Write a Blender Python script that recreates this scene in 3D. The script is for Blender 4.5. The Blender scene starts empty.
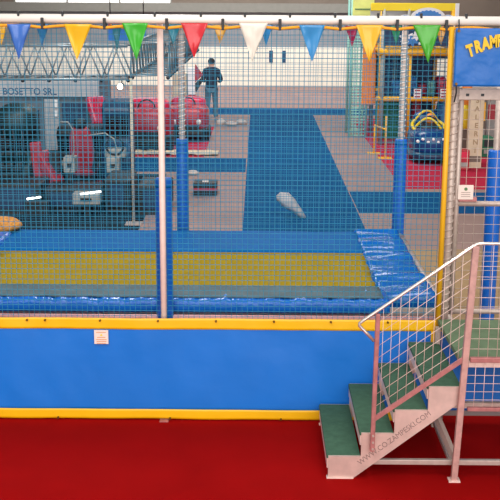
import bpy, bmesh, math, random
from mathutils import Vector, Matrix, noise
random.seed(7)
S = bpy.context.scene
C = S.collection
PI = math.pi
# ------------------------------------------------------------------ camera model
F, H = 1077.0, 3.34
Yw = Vector((8, 255, -F)).normalized()
Zw = Vector((25, 4550, F)); Zw = (Zw - Zw.dot(Yw) * Yw).normalized()
Xw = Yw.cross(Zw)
def at(x, y, Y):
    c = Vector((x - 250, 250 - y, -F))
    r = Vector((c.dot(Xw), c.dot(Yw), c.dot(Zw)))
    return Vector((r.x * Y / r.y, Y, H + r.z * Y / r.y))
cam = bpy.data.cameras.new('camera')
cam.sensor_width = 36; cam.lens = F * 36 / 500; cam.clip_end = 300
co = bpy.data.objects.new('camera', cam); C.objects.link(co)
co.matrix_world = Matrix((Xw, Yw, Zw)).to_4x4()
co.location = (0, 0, H)
S.camera = co
S.view_settings.view_transform = 'Standard'
S.view_settings.look = 'None'
S.view_settings.gamma = 1
S.view_settings.exposure = 0.0

# ------------------------------------------------------------------ materials
def lin(c):
    c = c / 255
    return c / 12.92 if c <= .04045 else ((c + .055) / 1.055) ** 2.4
def mat(name, rgb, rough=.5, metal=0, var=.12, scale=6, bump=0, bscale=30, emit=0, spec=.5, stretch=None, coat=0):
    m = bpy.data.materials.new(name); m.use_nodes = True
    nt = m.node_tree; b = nt.nodes['Principled BSDF']
    col = tuple(lin(c) for c in rgb)
    tc = nt.nodes.new('ShaderNodeTexCoord')
    nz = nt.nodes.new('ShaderNodeTexNoise'); nz.inputs['Scale'].default_value = scale
    nz.inputs['Detail'].default_value = 5
    nt.links.new(tc.outputs['Object'], nz.inputs['Vector'])
    rp = nt.nodes.new('ShaderNodeValToRGB')
    rp.color_ramp.elements[0].position = .3; rp.color_ramp.elements[1].position = .7
    rp.color_ramp.elements[0].color = (*[c * (1 - var) for c in col], 1)
    rp.color_ramp.elements[1].color = (*[min(1, c * (1 + var)) for c in col], 1)
    nt.links.new(nz.outputs['Fac'], rp.inputs['Fac'])
    nt.links.new(rp.outputs['Color'], b.inputs['Base Color'])
    b.inputs['Roughness'].default_value = rough
    b.inputs['Metallic'].default_value = metal
    b.inputs['Specular IOR Level'].default_value = spec
    if coat: b.inputs['Coat Weight'].default_value = coat; b.inputs['Coat Roughness'].default_value = .15
    if bump:
        n2 = nt.nodes.new('ShaderNodeTexNoise'); n2.inputs['Scale'].default_value = bscale
        n2.inputs['Detail'].default_value = 3
        mp = nt.nodes.new('ShaderNodeMapping')
        if stretch: mp.inputs['Scale'].default_value = stretch
        nt.links.new(tc.outputs['Object'], mp.inputs['Vector'])
        nt.links.new(mp.outputs['Vector'], n2.inputs['Vector'])
        bn = nt.nodes.new('ShaderNodeBump'); bn.inputs['Strength'].default_value = bump
        bn.inputs['Distance'].default_value = .02
        nt.links.new(n2.outputs['Fac'], bn.inputs['Height'])
        nt.links.new(bn.outputs['Normal'], b.inputs['Normal'])
    if emit:
        b.inputs['Emission Color'].default_value = (*col, 1)
        b.inputs['Emission Strength'].default_value = emit
    return m
M = {}
M['red_carpet'] = mat('red carpet', (158, 10, 10), .95, bump=.25, bscale=300, var=.06, scale=3, spec=.04)
M['tan_mat'] = mat('tan floor mat', (168, 140, 106), .9, var=.08, spec=.1)
M['steel_mid'] = mat('dull steel', (206, 160, 152), .5, metal=.25, var=.14, scale=20)
M['far_wall_shade'] = mat('grey painted cladding', (150, 154, 158), .7, var=.06, scale=.5)
M['flat_yellow'] = mat('bright yellow board', (252, 222, 20), .5, var=.04)
M['pale_teal'] = mat('pale teal mesh cord', (150, 206, 194), .6, var=.08)
M['far_red'] = mat('crimson carpet', (178, 30, 62), .9, var=.12, scale=2, spec=.2)
M['blue_carpet'] = mat('blue carpet', (6, 80, 132), .95, bump=.2, bscale=200, var=.12, scale=2, spec=.1)
M['concrete'] = mat('brown grey concrete', (152, 126, 120), .7, var=.1, scale=1.2, bump=.1, bscale=20, spec=.3)
M['skirt_blue'] = mat('blue vinyl', (8, 118, 216), .42, var=.05, scale=2, bump=.3, bscale=3.5)
M['band_yellow'] = mat('yellow vinyl', (250, 192, 8), .4, var=.04, bump=.12, bscale=8)
M['pad_blue'] = mat('glossy blue vinyl', (16, 104, 200), .2, var=.08, bump=.4, bscale=18, spec=.4)
M['pad_far'] = mat('blue vinyl matt', (0, 96, 166), .6, var=.06, bump=.25, bscale=5, spec=.08)
M['post_blue'] = mat('blue foam sleeve vinyl', (10, 100, 200), .38, var=.05, bump=.08, bscale=8)
M['bed'] = mat('yellow trampoline weave', (160, 136, 22), .85, var=.05, scale=5, bump=.2, bscale=120, spec=.08)
M['pad_sheen'] = mat('grey painted sheen', (84, 104, 112), .6, var=.15, scale=6, bump=.2, bscale=25, spec=.2)  # reflected grey of the pad top, put into the colour
M['net_blue'] = mat('blue net cord', (36, 116, 150), .7, var=.05)
M['net_front'] = mat('blue net twine', (40, 136, 170), .7, var=.05)
M['galv'] = mat('galvanised steel', (196, 178, 168), .45, metal=.3, var=.1, scale=25)
M['galv_pink'] = mat('galvanised tube', (244, 214, 204), .42, metal=.0, var=.06, scale=18)
M['galv_red'] = mat('worn reddish steel', (186, 120, 118), .5, metal=.3, var=.18, scale=20)
M['chrome'] = mat('bright polished tube', (236, 226, 218), .22, metal=.7, var=.05)
M['alu'] = mat('brushed aluminium sheet', (222, 194, 184), .42, metal=.4, var=.1, scale=12, bump=.1, bscale=40, stretch=(1, 1, 12))
M['tread'] = mat('dark green grit tread', (72, 108, 86), .85, var=.14, scale=20, bump=.4, bscale=200, spec=.2)
M['landing'] = mat('grey green deck', (112, 134, 104), .8, var=.1, scale=12, bump=.3, bscale=150, spec=.2)
M['white'] = mat('white painted tube', (250, 242, 234), .4, var=.03)
M['rope'] = mat('orange rope', (246, 166, 30), .7, var=.12, scale=40)
M['clip'] = mat('dark plastic', (44, 44, 48), .5, var=.1)
M['wad'] = mat('greyed paper', (196, 186, 180), .7, var=.05, bump=.4, bscale=20)
M['paper'] = mat('white paper', (240, 224, 214), .7, var=.03)
M['print'] = mat('orange print', (224, 150, 96), .7, var=.05)
M['print_green'] = mat('green print', (92, 130, 90), .7, var=.05)
M['grommet'] = mat('brass grommet', (120, 84, 30), .4, metal=.6)
M['letters_yellow'] = mat('yellow letters', (236, 206, 40), .5, var=.05)
M['front_pink'] = mat('pink tinted tube', (236, 168, 164), .5, var=.08, scale=20)
M['etch_light'] = mat('tan letters', (164, 142, 112), .7, var=.1)
M['letters_gold'] = mat('golden letters', (242, 198, 36), .5, var=.05)
M['banner_blue'] = mat('creased banner vinyl', (2, 104, 192), .33, var=.06, scale=4, bump=.6, bscale=5)
M['etch'] = mat('grey stamped letters', (150, 122, 116), .7, var=.1)
M['truss'] = mat('aluminium truss tube', (132, 138, 140), .35, metal=.4, var=.08)
M['fascia'] = mat('pale grey panel', (176, 178, 182), .5, var=.06)
M['fascia_letters'] = mat('blue grey letters', (30, 72, 112), .5, var=.06)
M['black'] = mat('black plastic', (16, 26, 34), .5, var=.25, scale=5)
M['dkgreen'] = mat('black green moulded plastic', (18, 44, 48), .5, var=.3, scale=4)
M['darkblue'] = mat('dark blue panel', (24, 56, 92), .4, var=.25, scale=3)
M['red'] = mat('glossy red plastic', (168, 24, 44), .4, var=.12)
M['crimson'] = mat('crimson moulded plastic', (206, 26, 70), .3, var=.12)
M['grey'] = mat('mid grey plastic', (150, 152, 148), .5, var=.12)
M['beige'] = mat('beige panel', (206, 190, 162), .6, var=.12, scale=4)
M['strip'] = mat('lit tube', (255, 255, 255), .4, emit=3.0)
M['lamp'] = mat('lit lamp lens', (255, 244, 226), .4, emit=6.0)
M['screen'] = mat('dark glass', (10, 18, 24), .1, var=.3)
M['yellow'] = mat('yellow padded tube', (240, 180, 30), .45, var=.06)
M['orange'] = mat('orange padding', (240, 140, 46), .5, var=.1, bump=.1)
M['teal'] = mat('teal mesh cord', (120, 190, 180), .6, var=.08)
M['navy'] = mat('navy net backing', (36, 60, 98), .7, var=.25, scale=5)
M['green'] = mat('green net backing', (38, 116, 84), .7, var=.25, scale=5)
M['lime'] = mat('lime yellow board', (218, 224, 128), .5, var=.12, scale=5)
M['signwhite'] = mat('white board', (236, 238, 240), .5, var=.03)
M['signblue'] = mat('sky blue print', (52, 130, 206), .5, var=.05)
M['ride_blue'] = mat('glossy blue fibreglass', (14, 62, 122), .25, var=.1)
M['skin'] = mat('skin', (206, 158, 132), .5, var=.04)
M['hair'] = mat('dark hair', (34, 28, 28), .6, bump=.5, bscale=80)
M['jacket'] = mat('dark navy jacket', (30, 44, 66), .8, bump=.3, bscale=15)
M['jeans'] = mat('faded jeans', (84, 116, 138), .85, bump=.2, bscale=20, var=.15)
M['shoe'] = mat('grey shoe', (150, 140, 140), .6)
M['wall_white'] = mat('white wall', (240, 234, 220), .7, var=.03, scale=.6)
M['wall_grey'] = mat('grey wall', (140, 144, 150), .7, var=.08, scale=.4)
M['beam'] = mat('grey painted beam', (128, 128, 122), .6, var=.05)
M['brown'] = mat('brown grey cladding', (116, 104, 94), .7, var=.12, scale=.8)
M['daylight'] = mat('daylight pane', (255, 255, 252), .3, emit=1.2)
M['bag'] = mat('pale plastic bag', (178, 176, 178), .35, var=.08, bump=.6, bscale=20)
M['seat_red'] = mat('dull red vinyl', (158, 34, 52), .5, var=.15)
M['pad_fold'] = mat('creased blue vinyl', (8, 100, 186), .2, var=.08, bump=.25, bscale=14, spec=.5)
M['rubber'] = mat('dark rubber matting', (22, 40, 54), .9, var=.2, scale=2, spec=.1)
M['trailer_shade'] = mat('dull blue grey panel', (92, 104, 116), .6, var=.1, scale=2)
def cloth_mat(name, rgb, rough=.35): return mat(name, rgb, rough, var=.06, bump=.1, bscale=10)

# ------------------------------------------------------------------ mesh helpers
class MB:
    def __init__(s): s.v = []; s.f = []; s.sm = []
    def add(s, vs, fs, smooth=False):
        o = len(s.v); s.v += [tuple(v) for v in vs]
        s.f += [tuple(i + o for i in f) for f in fs]; s.sm += [smooth] * len(fs); return s
    def box(s, x0, x1, y0, y1, z0, z1):
        return s.add([(x0, y0, z0), (x1, y0, z0), (x1, y1, z0), (x0, y1, z0), (x0, y0, z1), (x1, y0, z1), (x1, y1, z1), (x0, y1, z1)],
                     [(0, 3, 2, 1), (4, 5, 6, 7), (0, 1, 5, 4), (1, 2, 6, 5), (2, 3, 7, 6), (3, 0, 4, 7)])
    def frame(s, p, q):
        d = (Vector(q) - Vector(p)).normalized()
        u = Vector((0, 0, 1)) if abs(d.z) < .95 else Vector((0, 1, 0))
        a = d.cross(u).normalized(); return a, a.cross(d).normalized()
    def tube(s, p, q, r, n=10, r2=None, phase=0):
        p, q = Vector(p), Vector(q); a, b = s.frame(p, q); r2 = r if r2 is None else r2
        vs = [p + (a * math.cos(2 * PI * (i + phase) / n) + b * math.sin(2 * PI * (i + phase) / n)) * r for i in range(n)]
        vs += [q + (a * math.cos(2 * PI * (i + phase) / n) + b * math.sin(2 * PI * (i + phase) / n)) * r2 for i in range(n)]
        fs = [(i, (i + 1) % n, n + (i + 1) % n, n + i) for i in range(n)]
        s.add(vs, fs, n > 5); k = len(s.v) - 2 * n
        s.f += [tuple(range(k + n - 1, k - 1, -1)), tuple(range(k + n, k + 2 * n))]; s.sm += [False, False]; return s
    def path(s, pts, r, n=10):
        pts = [Vector(p) for p in pts]; m = len(pts); vs = []; ref = None
        for i, p in enumerate(pts):
            d = (pts[min(i + 1, m - 1)] - pts[max(i - 1, 0)]).normalized()
            if ref is None: ref = Vector((0, 0, 1)) if abs(d.z) < .9 else Vector((0, 1, 0))
            a = d.cross(ref).normalized(); b = a.cross(d).normalized(); ref = b
            rr = r[i] if isinstance(r, (list, tuple)) else r
            vs += [p + (a * math.cos(2 * PI * k / n) + b * math.sin(2 * PI * k / n)) * rr for k in range(n)]
        fs = [(i * n + k, i * n + (k + 1) % n, (i + 1) * n + (k + 1) % n, (i + 1) * n + k) for i in range(m - 1) for k in range(n)]
        fs += [tuple(range(n - 1, -1, -1)), tuple(range((m - 1) * n, m * n))]
        return s.add(vs, fs, True)
    def beam(s, p, q, w, h):
        p, q = Vector(p), Vector(q); a, b = s.frame(p, q); a = a * w / 2; b = b * h / 2
        vs = [p - a - b, p + a - b, p + a + b, p - a + b, q - a - b, q + a - b, q + a + b, q - a + b]
        return s.add(vs, [(0, 3, 2, 1), (4, 5, 6, 7), (0, 1, 5, 4), (1, 2, 6, 5), (2, 3, 7, 6), (3, 0, 4, 7)])
    def prism(s, poly, y0, y1):     # polygon in x,z extruded in y
        n = len(poly); vs = [(x, y0, z) for x, z in poly] + [(x, y1, z) for x, z in poly]
        return s.add(vs, [tuple(range(n)), tuple(range(2 * n - 1, n - 1, -1))] + [(i, n + i, n + (i + 1) % n, (i + 1) % n) for i in range(n)])
    def prism_x(s, poly, x0, x1):   # polygon in y,z extruded in x
        n = len(poly); vs = [(x0, y, z) for y, z in poly] + [(x1, y, z) for y, z in poly]
        return s.add(vs, [tuple(range(n - 1, -1, -1)), tuple(range(n, 2 * n))] + [(i, (i + 1) % n, n + (i + 1) % n, n + i) for i in range(n)])
    def ball(s, c, rx, ry=None, rz=None, nu=16, nv=10, e=1.0, fn=None):
        ry = rx if ry is None else ry; rz = rx if rz is None else rz; vs = []
        sg = lambda t: math.copysign(abs(t) ** e, t)
        for j in range(nv + 1):
            v = -PI / 2 + PI * j / nv
            for i in range(nu):
                u = 2 * PI * i / nu
                p = Vector((sg(math.cos(v)) * sg(math.cos(u)) * rx, sg(math.cos(v)) * sg(math.sin(u)) * ry, sg(math.sin(v)) * rz))
                if fn: p = fn(p)
                vs.append(p + Vector(c))
        fs = [(j * nu + i, j * nu + (i + 1) % nu, (j + 1) * nu + (i + 1) % nu, (j + 1) * nu + i) for j in range(nv) for i in range(nu)]
        return s.add(vs, fs, True)
    def grid(s, fn, nu, nv, smooth=True):
        vs = [fn(i / nu, j / nv) for j in range(nv + 1) for i in range(nu + 1)]
        fs = [(j * (nu + 1) + i, j * (nu + 1) + i + 1, (j + 1) * (nu + 1) + i + 1, (j + 1) * (nu + 1) + i) for j in range(nv) for i in range(nu)]
        return s.add(vs, fs, smooth)
    def build(s, name, m, parent=None, bevel=0, solid=0, subsurf=0):
        me = bpy.data.meshes.new(name)
        off = Vector(parent['_o']) if parent is not None else Vector((0, 0, 0))
        me.from_pydata([tuple(Vector(v) - off) for v in s.v], [], s.f); me.update()
        for p, k in zip(me.polygons, s.sm): p.use_smooth = k
        bm = bmesh.new(); bm.from_mesh(me)
        bmesh.ops.remove_doubles(bm, verts=bm.verts, dist=1e-6) if False else None
        bmesh.ops.recalc_face_normals(bm, faces=bm.faces); bm.to_mesh(me); bm.free()
        me.materials.append(M[m] if isinstance(m, str) else m)
        o = bpy.data.objects.new(name, me); C.objects.link(o)
        if parent is not None:
            o.parent = parent; o['_o'] = tuple(off)
        else: o['_o'] = (0, 0, 0)
        if solid:
            k = o.modifiers.new('solid', 'SOLIDIFY'); k.thickness = solid; k.offset = 0
        if bevel:
            k = o.modifiers.new('bevel', 'BEVEL'); k.width = bevel; k.segments = 2; k.limit_method = 'ANGLE'
        if subsurf:
            k = o.modifiers.new('sub', 'SUBSURF'); k.levels = subsurf; k.render_levels = subsurf
        return o
def B(*a): return MB().box(*a)
def tag(o, label=None, cat=None, group=None, kind=None):
    if label: o['label'] = label
    if cat: o['category'] = cat
    if group: o['group'] = group
    if kind: o['kind'] = kind
    return o
def thing(name, loc, label, cat, group=None):
    o = bpy.data.objects.new(name, None); C.objects.link(o); o.location = loc; o['_o'] = tuple(loc)
    o.empty_display_size = .1
    return tag(o, label, cat, group)
def struct(name, mb, m, parent=None):
    o = mb.build(name, m, parent)
    if parent is None: o['kind'] = 'structure'
    return o
def text_obj(body, size, m, name, matrix, parent=None, extrude=.002, offset=.0, align='LEFT', sx=1.0):
    cu = bpy.data.curves.new('t', 'FONT'); cu.body = body; cu.size = size; cu.extrude = extrude; cu.offset = offset
    cu.align_x = align
    t = bpy.data.objects.new('t', cu); C.objects.link(t)
    bpy.context.view_layer.update()
    dg = bpy.context.evaluated_depsgraph_get()
    me = bpy.data.meshes.new_from_object(t.evaluated_get(dg))
    bpy.data.objects.remove(t)
    off = Vector(parent['_o']) if parent is not None else Vector((0, 0, 0))
    me.transform(Matrix.Diagonal((sx, 1, 1, 1)))
    me.transform(Matrix.Translation(-off) @ matrix)
    me.materials.clear(); me.materials.append(M[m]); me.name = name
    o = bpy.data.objects.new(name, me); C.objects.link(o)
    if parent is not None: o.parent = parent
    o['_o'] = tuple(off)
    return o
def facing(p, tilt=0):  # text stands upright facing the viewer (-Y), rotated by tilt in its plane
    return Matrix.Translation(Vector(p)) @ Matrix.Rotation(PI / 2, 4, 'X') @ Matrix.Rotation(tilt, 4, 'Z')
def nz(x, y, z): return noise.noise(Vector((x, y, z)))

def cushion(axis, a0, a1, b0, b1, z0, z1, r, amp, nl=80, foldf=9, seed=0, across=1.0):
    """stuffed vinyl pad swept along an axis; cross-section is a rounded rectangle; folds run across its length"""
    mb = MB(); sec = []
    for cx, cz, s0 in ((b1 - r, z1 - r, 0), (b0 + r, z1 - r, 1), (b0 + r, z0 + r, 2), (b1 - r, z0 + r, 3)):
        for k in range(5):
            t = PI / 2 * (s0 + k / 4); sec.append((cx + r * math.cos(t), cz + r * math.sin(t)))
    # subdivide the long top run
    out = []
    for i, p in enumerate(sec):
        q = sec[(i + 1) % len(sec)]; d = math.hypot(q[0] - p[0], q[1] - p[1]); n = max(1, int(d / .05))
        out += [(p[0] + (q[0] - p[0]) * k / n, p[1] + (q[1] - p[1]) * k / n) for k in range(n)]
    sec = out; n = len(sec); bc = (b0 + b1) / 2; zc = (z0 + z1) / 2
    vs = []
    for i in range(nl + 1):
        a = a0 + (a1 - a0) * i / nl; end = min(i, nl - i)
        k = 1 if end > 1 else (.86 if end == 0 else .96)
        for b, z in sec:
            w = nz(a * foldf + seed + b * (1 - across), b * 2.2 * across, z * 3) + .6 * nz(a * foldf * 2.1 - b * (1 - across), b * 4 * across + seed, z * 5)
            sc = k * (1 + 0)
            bb = bc + (b - bc) * (1 if end > 0 else .97); zz = zc + (z - zc) * k + amp * w * (1 if z > zc else .3)
            bb += .3 * amp * nz(a * foldf, b * 3, seed + 4)
            vs.append((a, bb, zz) if axis == 'x' else (bb, a, zz))
    fs = [(i * n + k, i * n + (k + 1) % n, (i + 1) * n + (k + 1) % n, (i + 1) * n + k) for i in range(nl) for k in range(n)]
    fs += [tuple(range(n - 1, -1, -1)), tuple(range(nl * n, nl * n + n))]
    return mb.add(vs, fs, True)

# ------------------------------------------------------------------ the setting
struct('floor', B(-16, 16, 2, 42, -.12, 0), 'concrete')
wb = 41.0
def zy(y): return at(250, y, wb).z
struct('wall_back', B(-16, 16, wb, wb + .3, 0, 7.5), 'wall_grey')
struct('trim_1', B(-4.4, 16, wb - .06, wb, 0.0, 1.46), 'wall_white')
struct('trim_6', B(-16, -4.4, wb - .06, wb, 0.0, 1.46), 'wall_white')
struct('trim_2', B(-16, 3.9, wb - .5, wb, 2.72, 3.04), 'beam')
struct('trim_3', B(3.9, 16, wb - .08, wb, 1.42, 7.4), 'brown')
struct('trim_4', B(-3.2, 3.9, wb - .10, wb, 3.04, 5.2), 'brown')
struct('trim_5', B(-16, -9.05, wb - .10, wb, 3.04, 5.2), 'brown')
w1 = struct('window_1', B(-9.05, -3.2, wb - .04, wb, 3.04, 5.2), 'daylight')
wf = MB()
for x in (-9.05, -7.1, -5.15, -3.25): wf.box(x, x + .06, wb - .12, wb - .04, 3.04, 5.2)
wf.build('window_frame', 'beam', w1)
struct('ceiling', B(-16.3, 16.3, 13, 41.3, 7.5, 7.7), 'wall_grey')
struct('wall_left', B(-16.3, -16, 2, 41.3, 0, 7.5), 'wall_grey')
struct('wall_right', B(16, 16.3, 2, 41.3, 0, 7.5), 'wall_grey')
for i, x in enumerate((271, 284)):
    p = at(x, 56, wb - .1)
    o = thing('wall_board', (p.x, wb - .1, 1.0), 'narrow blue upright board on the far white wall, ' + ('left' if i == 0 else 'right') + ' of the pair', 'board', 'blue boards on the far wall')
    B(p.x - .055, p.x + .055, wb - .1, wb - .06, .90, 1.30).build('board_face', 'fascia_letters', o)
    B(p.x - .07, p.x + .07, wb - .09, wb - .058, .88, 1.32).build('board_frame', 'darkblue', o)

# carpets
def carpet(name, rects, m, label):
    mb = MB()
    for r in rects: mb.box(r[0], r[1], r[2], r[3], 0, .006)
    return tag(mb.build(name, m), label, 'carpet')
carpet('carpet', [(-5, 5, 3, 8.26), (-5, 1.5, 8.261, 12.6)], 'red_carpet', 'red carpet on the floor in front of and under the trampoline')
carpet('carpet', [(-.2, 1.6, 12.7, 30.9)], 'blue_carpet', 'long blue carpet aisle running away behind the trampoline')
carpet('rubber_mat', [(-7.5, -1.72, 12.75, 20.3)], 'rubber', 'dark rubber matting under the dark arcade machines at left')
carpet('carpet', [(-9, 5.5, 30.92, 32.8)], 'blue_carpet', 'farthest blue carpet strip, crossing before the white wall')
carpet('carpet', [(-8, -.22, 20.62, 22.45)], 'blue_carpet', 'blue carpet strip branching left from the long aisle')
carpet('carpet', [(1.62, 7, 16.7, 18.56)], 'blue_carpet', 'blue carpet strip branching right from the long aisle')
carpet('carpet', [(1.62, 5.5, 8.4, 14.2)], 'tan_mat', 'tan floor mat seen through the wire mesh gate')
carpet('carpet', [(-3.6, -1.12, 22.6, 28)], 'far_red', 'crimson carpet on the floor at left of the brown bay')
carpet('carpet', [(2.6, 8, 18.9, 30)], 'far_red', 'crimson carpet under the soft play frame and blue ride car')

# ------------------------------------------------------------------ trampoline
Y0 = 8.15
T = thing('trampoline', (-.5, 10, 0), 'large yellow bed trampoline with blue pads, padded posts and a white top rail', 'trampoline')
XL, XR = -2.95, 1.47
def bedf(u, v):
    x = -2.56 + u * (1.078 + 2.56); y = 9.16 + v * 1.40
    return (x, y, .80 - .035 * math.sin(PI * u) * math.sin(PI * v))
bd = MB().grid(bedf, 40, 16).build('jump_bed', 'bed', T, solid=.012)
hem = MB(); hem.box(-2.6, 1.1, 9.145, 9.175, .79, .81).box(-2.6, 1.1, 10.545, 10.575, .79, .81)
hem.build('bed_hem', 'bed', bd)
st = MB().grid(lambda u, v: (-2.85 + u * 3.90, 8.53 + v * .36, .918 + .008 * nz(u * 30, v * 4, 2)), 90, 6).build('sheen_strip', 'pad_sheen', T, solid=.006)  # thin grey sheet standing in for the far wall's reflection on the pad
tag(st, 'grey painted reflection along the front pad top')
cushion('x', -2.9, 1.10, 8.47, 8.88, .795, .912, .04, .011, 280, 14, 1).build('edge_pad', 'pad_blue', T)
cushion('x', -2.7, 1.09, 10.58, 11.55, .70, .83, .05, .006, 90, 2.5, 5).build('edge_pad', 'pad_far', T)
cushion('y', 8.92, 11.6, 1.065, 1.56, .70, .83, .05, .040, 180, 5, 9, .35).build('edge_pad', 'pad_fold', T)
cushion('y', 8.75, 11.3, -3.10, -2.62, .72, .86, .05, .02, 70, 5, 12).build('edge_pad', 'pad_blue', T)
fr = MB()
fr.tube((-3.1, 8.34, .80), (1.47, 8.34, .80), .024, 12)
fr.build('front_rail', 'front_pink', T)
fr = MB().tube((-3.1, 11.72, .74), (1.6, 11.72, .74), .03, 10).build('rear_rail', 'galv', T)
MB().tube((-3.0, 8.7, .74), (1.5, 8.7, .74), .05, 10).build('pad_support', 'galv', T)
MB().tube((1.60, 8.3, .74), (1.60, 11.72, .74), .03, 10).build('side_rail', 'galv', T)
MB().tube((-3.12, 8.3, .74), (-3.12, 11.72, .74), .03, 10).build('side_rail', 'galv', T)
# top rails
def zt(x): return 3.16
MB().tube((-3.1, Y0, 3.162), (2.5, Y0, 3.162), .034, 14).build('top_rail', 'white', T)
MB().tube((-3.1, 11.75, 3.085), (2.1, 11.75, 3.085), .028, 12).build('rear_top_rail', 'galv', T)
# posts
fp = MB().tube((-.73, 8.20, 0.01), (-.73, 8.20, 3.14), .024, 14).build('front_post', 'galv_pink', T)
pf = B(-.765, -.695, 8.07, 8.26, .006, .016); pf.tube((-.73, 8.20, .02), (-.73, 8.20, .07), .033, 12); pf.build('post_foot', 'galv_red', fp)
def sleeve(x, y, z0, z1, r):
    mb = MB()
    mb.path([(x, y, z0), (x, y, z0 + .03), (x, y, z1 - .02), (x, y, z1)], [r * .97, r, r, r * .93], 20)
    return mb
s1 = sleeve(-.73, 8.34, .70, at(162, 178, 8.34).z, .066).build('padded_post', 'post_blue', T)
MB().tube((-.73, 8.34, at(162, 178, 8.34).z - .07), (-.73, 8.34, at(162, 178, 8.34).z - .05), .0675, 20).build('sleeve_strap', 'pad_far', s1)
for px in (182.5, 399.5):
    x = at(px, 185, 11.78).x
    zt_ = at(px, 139, 11.78).z
    p = MB().tube((x, 11.78, .0), (x, 11.78, 3.085), .034, 12).build('rear_post', 'galv', T)
    sleeve(x, 11.78, .45, zt_, .068).build('post_sleeve', 'post_blue', p)
    MB().tube((x, 11.78, zt_ - .06), (x, 11.78, zt_ - .045), .0695, 20).build('sleeve_strap', 'pad_far', p)
    lac = MB()
    lac.path([(x + .037 * math.cos(k * PI / 4), 11.78 + .037 * math.sin(k * PI / 4), zt_ + .03 + k * .0075) for k in range(140)], .006, 5)
    lac.build('net_lacing', 'white', p)
x5 = at(493.5, 200, 10.9).x
p = MB().tube((x5, 10.9, 0), (x5, 10.9, 3.08), .034, 12).build('rear_post', 'galv', T)
sleeve(x5, 10.9, .0, at(494, 150, 10.9).z, .078).build('post_sleeve', 'post_blue', p)
# right front corner: yellow bar and laced galvanised post
MB().tube((1.432, 8.12, .70), (1.432, 8.12, 3.12), .021, 12).build('corner_bar', 'yellow', T)
cp = MB().tube((1.49, 8.19, .0), (1.49, 8.19, 3.14), .031, 12).build('corner_post', 'galv', T)
lac = MB()
lac.path([(1.49 + .034 * math.cos(k * PI / 4), 8.19 + .034 * math.sin(k * PI / 4), .9 + k * .0072) for k in range(300)], .006, 5)
lac.build('net_lacing', 'galv', cp)
MB().tube((-3.1, 8.2, .0), (-3.1, 8.2, 3.14), .03, 10).build('corner_post', 'galv', T)

# nets
def net(name, fn, nu, nv, r, label, m='net_front', sag=0):
    mb = MB()
    for i in range(nu + 1):
        mb.tube(fn(i / nu, 0), fn(i / nu, 1), r, 4, phase=.5)
    for j in range(nv + 1):
        mb.tube(fn(0, j / nv), fn(1, j / nv), r, 4, phase=.5)
    return tag(mb.build(name, m), label, 'net')
net('safety_net', lambda u, v: (-3.0 + u * 4.42, 8.245, .80 + v * 2.33), 104, 55, .0023, 'blue square mesh net hung across the front of the trampoline')
net('safety_net', lambda u, v: (-3.0 + u * 4.6, 11.70, .76 + v * 2.32), 92, 47, .0022, 'blue square mesh net hung across the back of the trampoline', 'net_blue')

# clips and ties along the top rail
xs = [43, 105, 167, 223, 280, 340, 397, 446]
for px in xs:
    p = at(px, 20, Y0)
    B(p.x - .011, p.x + .011, Y0 - .046, Y0 + .02, 3.085, 3.17).build('plastic_clip', 'clip', T, bevel=.003)
for px in [19, 63, 108, 155, 201, 245, 290, 335, 378, 421, 466]:
    p = at(px, 16, Y0)
    B(p.x - .008, p.x + .008, Y0 - .03, Y0 + .01, 3.178, 3.215).build('cable_tie', 'clip', T, bevel=.002)

# ------------------------------------------------------------------ bunting
def pennant(x0, x1, xt, z1, z0, Y, seed):
    def fn(u, v):
        w = 1 - v
        x = (x0 * (1 - u) + x1 * u) * w + xt * v
        c = math.sin(PI * u) * w
        return (x, Y - .02 * c * math.sin(3 * v + seed) - .012 * nz(u * 3, v * 3, seed * 5), z1 - v * (z1 - z0))
    return MB().grid(fn, 10, 14)
COL = {'blue': (58, 110, 196), 'yellow': (244, 190, 26), 'green': (58, 178, 44), 'red': (212, 42, 54), 'white': (240, 234, 220),
       'light blue': (56, 144, 206), 'golden': (240, 186, 40), 'lime green': (70, 170, 44), 'dark blue': (34, 110, 160), 'teal': (24, 120, 140), 'deep teal': (20, 104, 120),
       'amber': (206, 150, 44), 'sky blue': (40, 128, 190), 'maroon': (150, 30, 76), 'bottle green': (20, 120, 84), 'ochre': (176, 124, 40), 'mustard': (230, 176, 40)}
for k, c in COL.items(): M['pen_' + k] = mat(k + ' pennant plastic', c, .3, var=.05, bump=.08, bscale=12, coat=.2)
bt = thing('bunting', (-.4, 8.10, 3.1), 'large shiny pennant bunting on orange rope under the front white top rail', 'bunting')
rp = []
cl = [at(px, 20, Y0).x for px in [-70, -20] + xs + [495, 550]]
for a, b in zip(cl, cl[1:]):
    for k in range(10): rp.append((a + (b - a) * k / 10, 8.115, 3.098 + .016 * math.sin(PI * k / 10)))
MB().path(rp, .011, 8).build('rope', 'rope', bt)
front = [('blue', 7, 31, 19, 24, 59), ('yellow', 64, 92, 77, 24, 60), ('green', 122, 148, 136.5, 23, 60), ('red', 181, 208, 194, 23, 58),
         ('white', 239, 268, 252, 23, 61), ('light blue', 299, 325, 312, 25, 62), ('golden', 356, 383, 369, 25, 62), ('lime green', 413, 441, 428, 25, 63)]
for k, (c, a, b, t, y1, y0) in enumerate(front):
    A, Bp, Tp = at(a, y1, 8.09), at(b, y1, 8.09), at(t, y0, 8.09)
    o = pennant(A.x, Bp.x, Tp.x, (A.z + Bp.z) / 2, Tp.z, 8.085, k * 1.7).build('pennant', 'pen_' + c, bt, solid=.002)
    tag(o, c + ' pennant' + (' with a pale fold' if c in ('light blue', 'golden') else ''))
bt2 = thing('bunting', (-.4, 11.68, 3.05), 'smaller looking pennant bunting on the rear top rail behind the nets', 'bunting')
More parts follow.
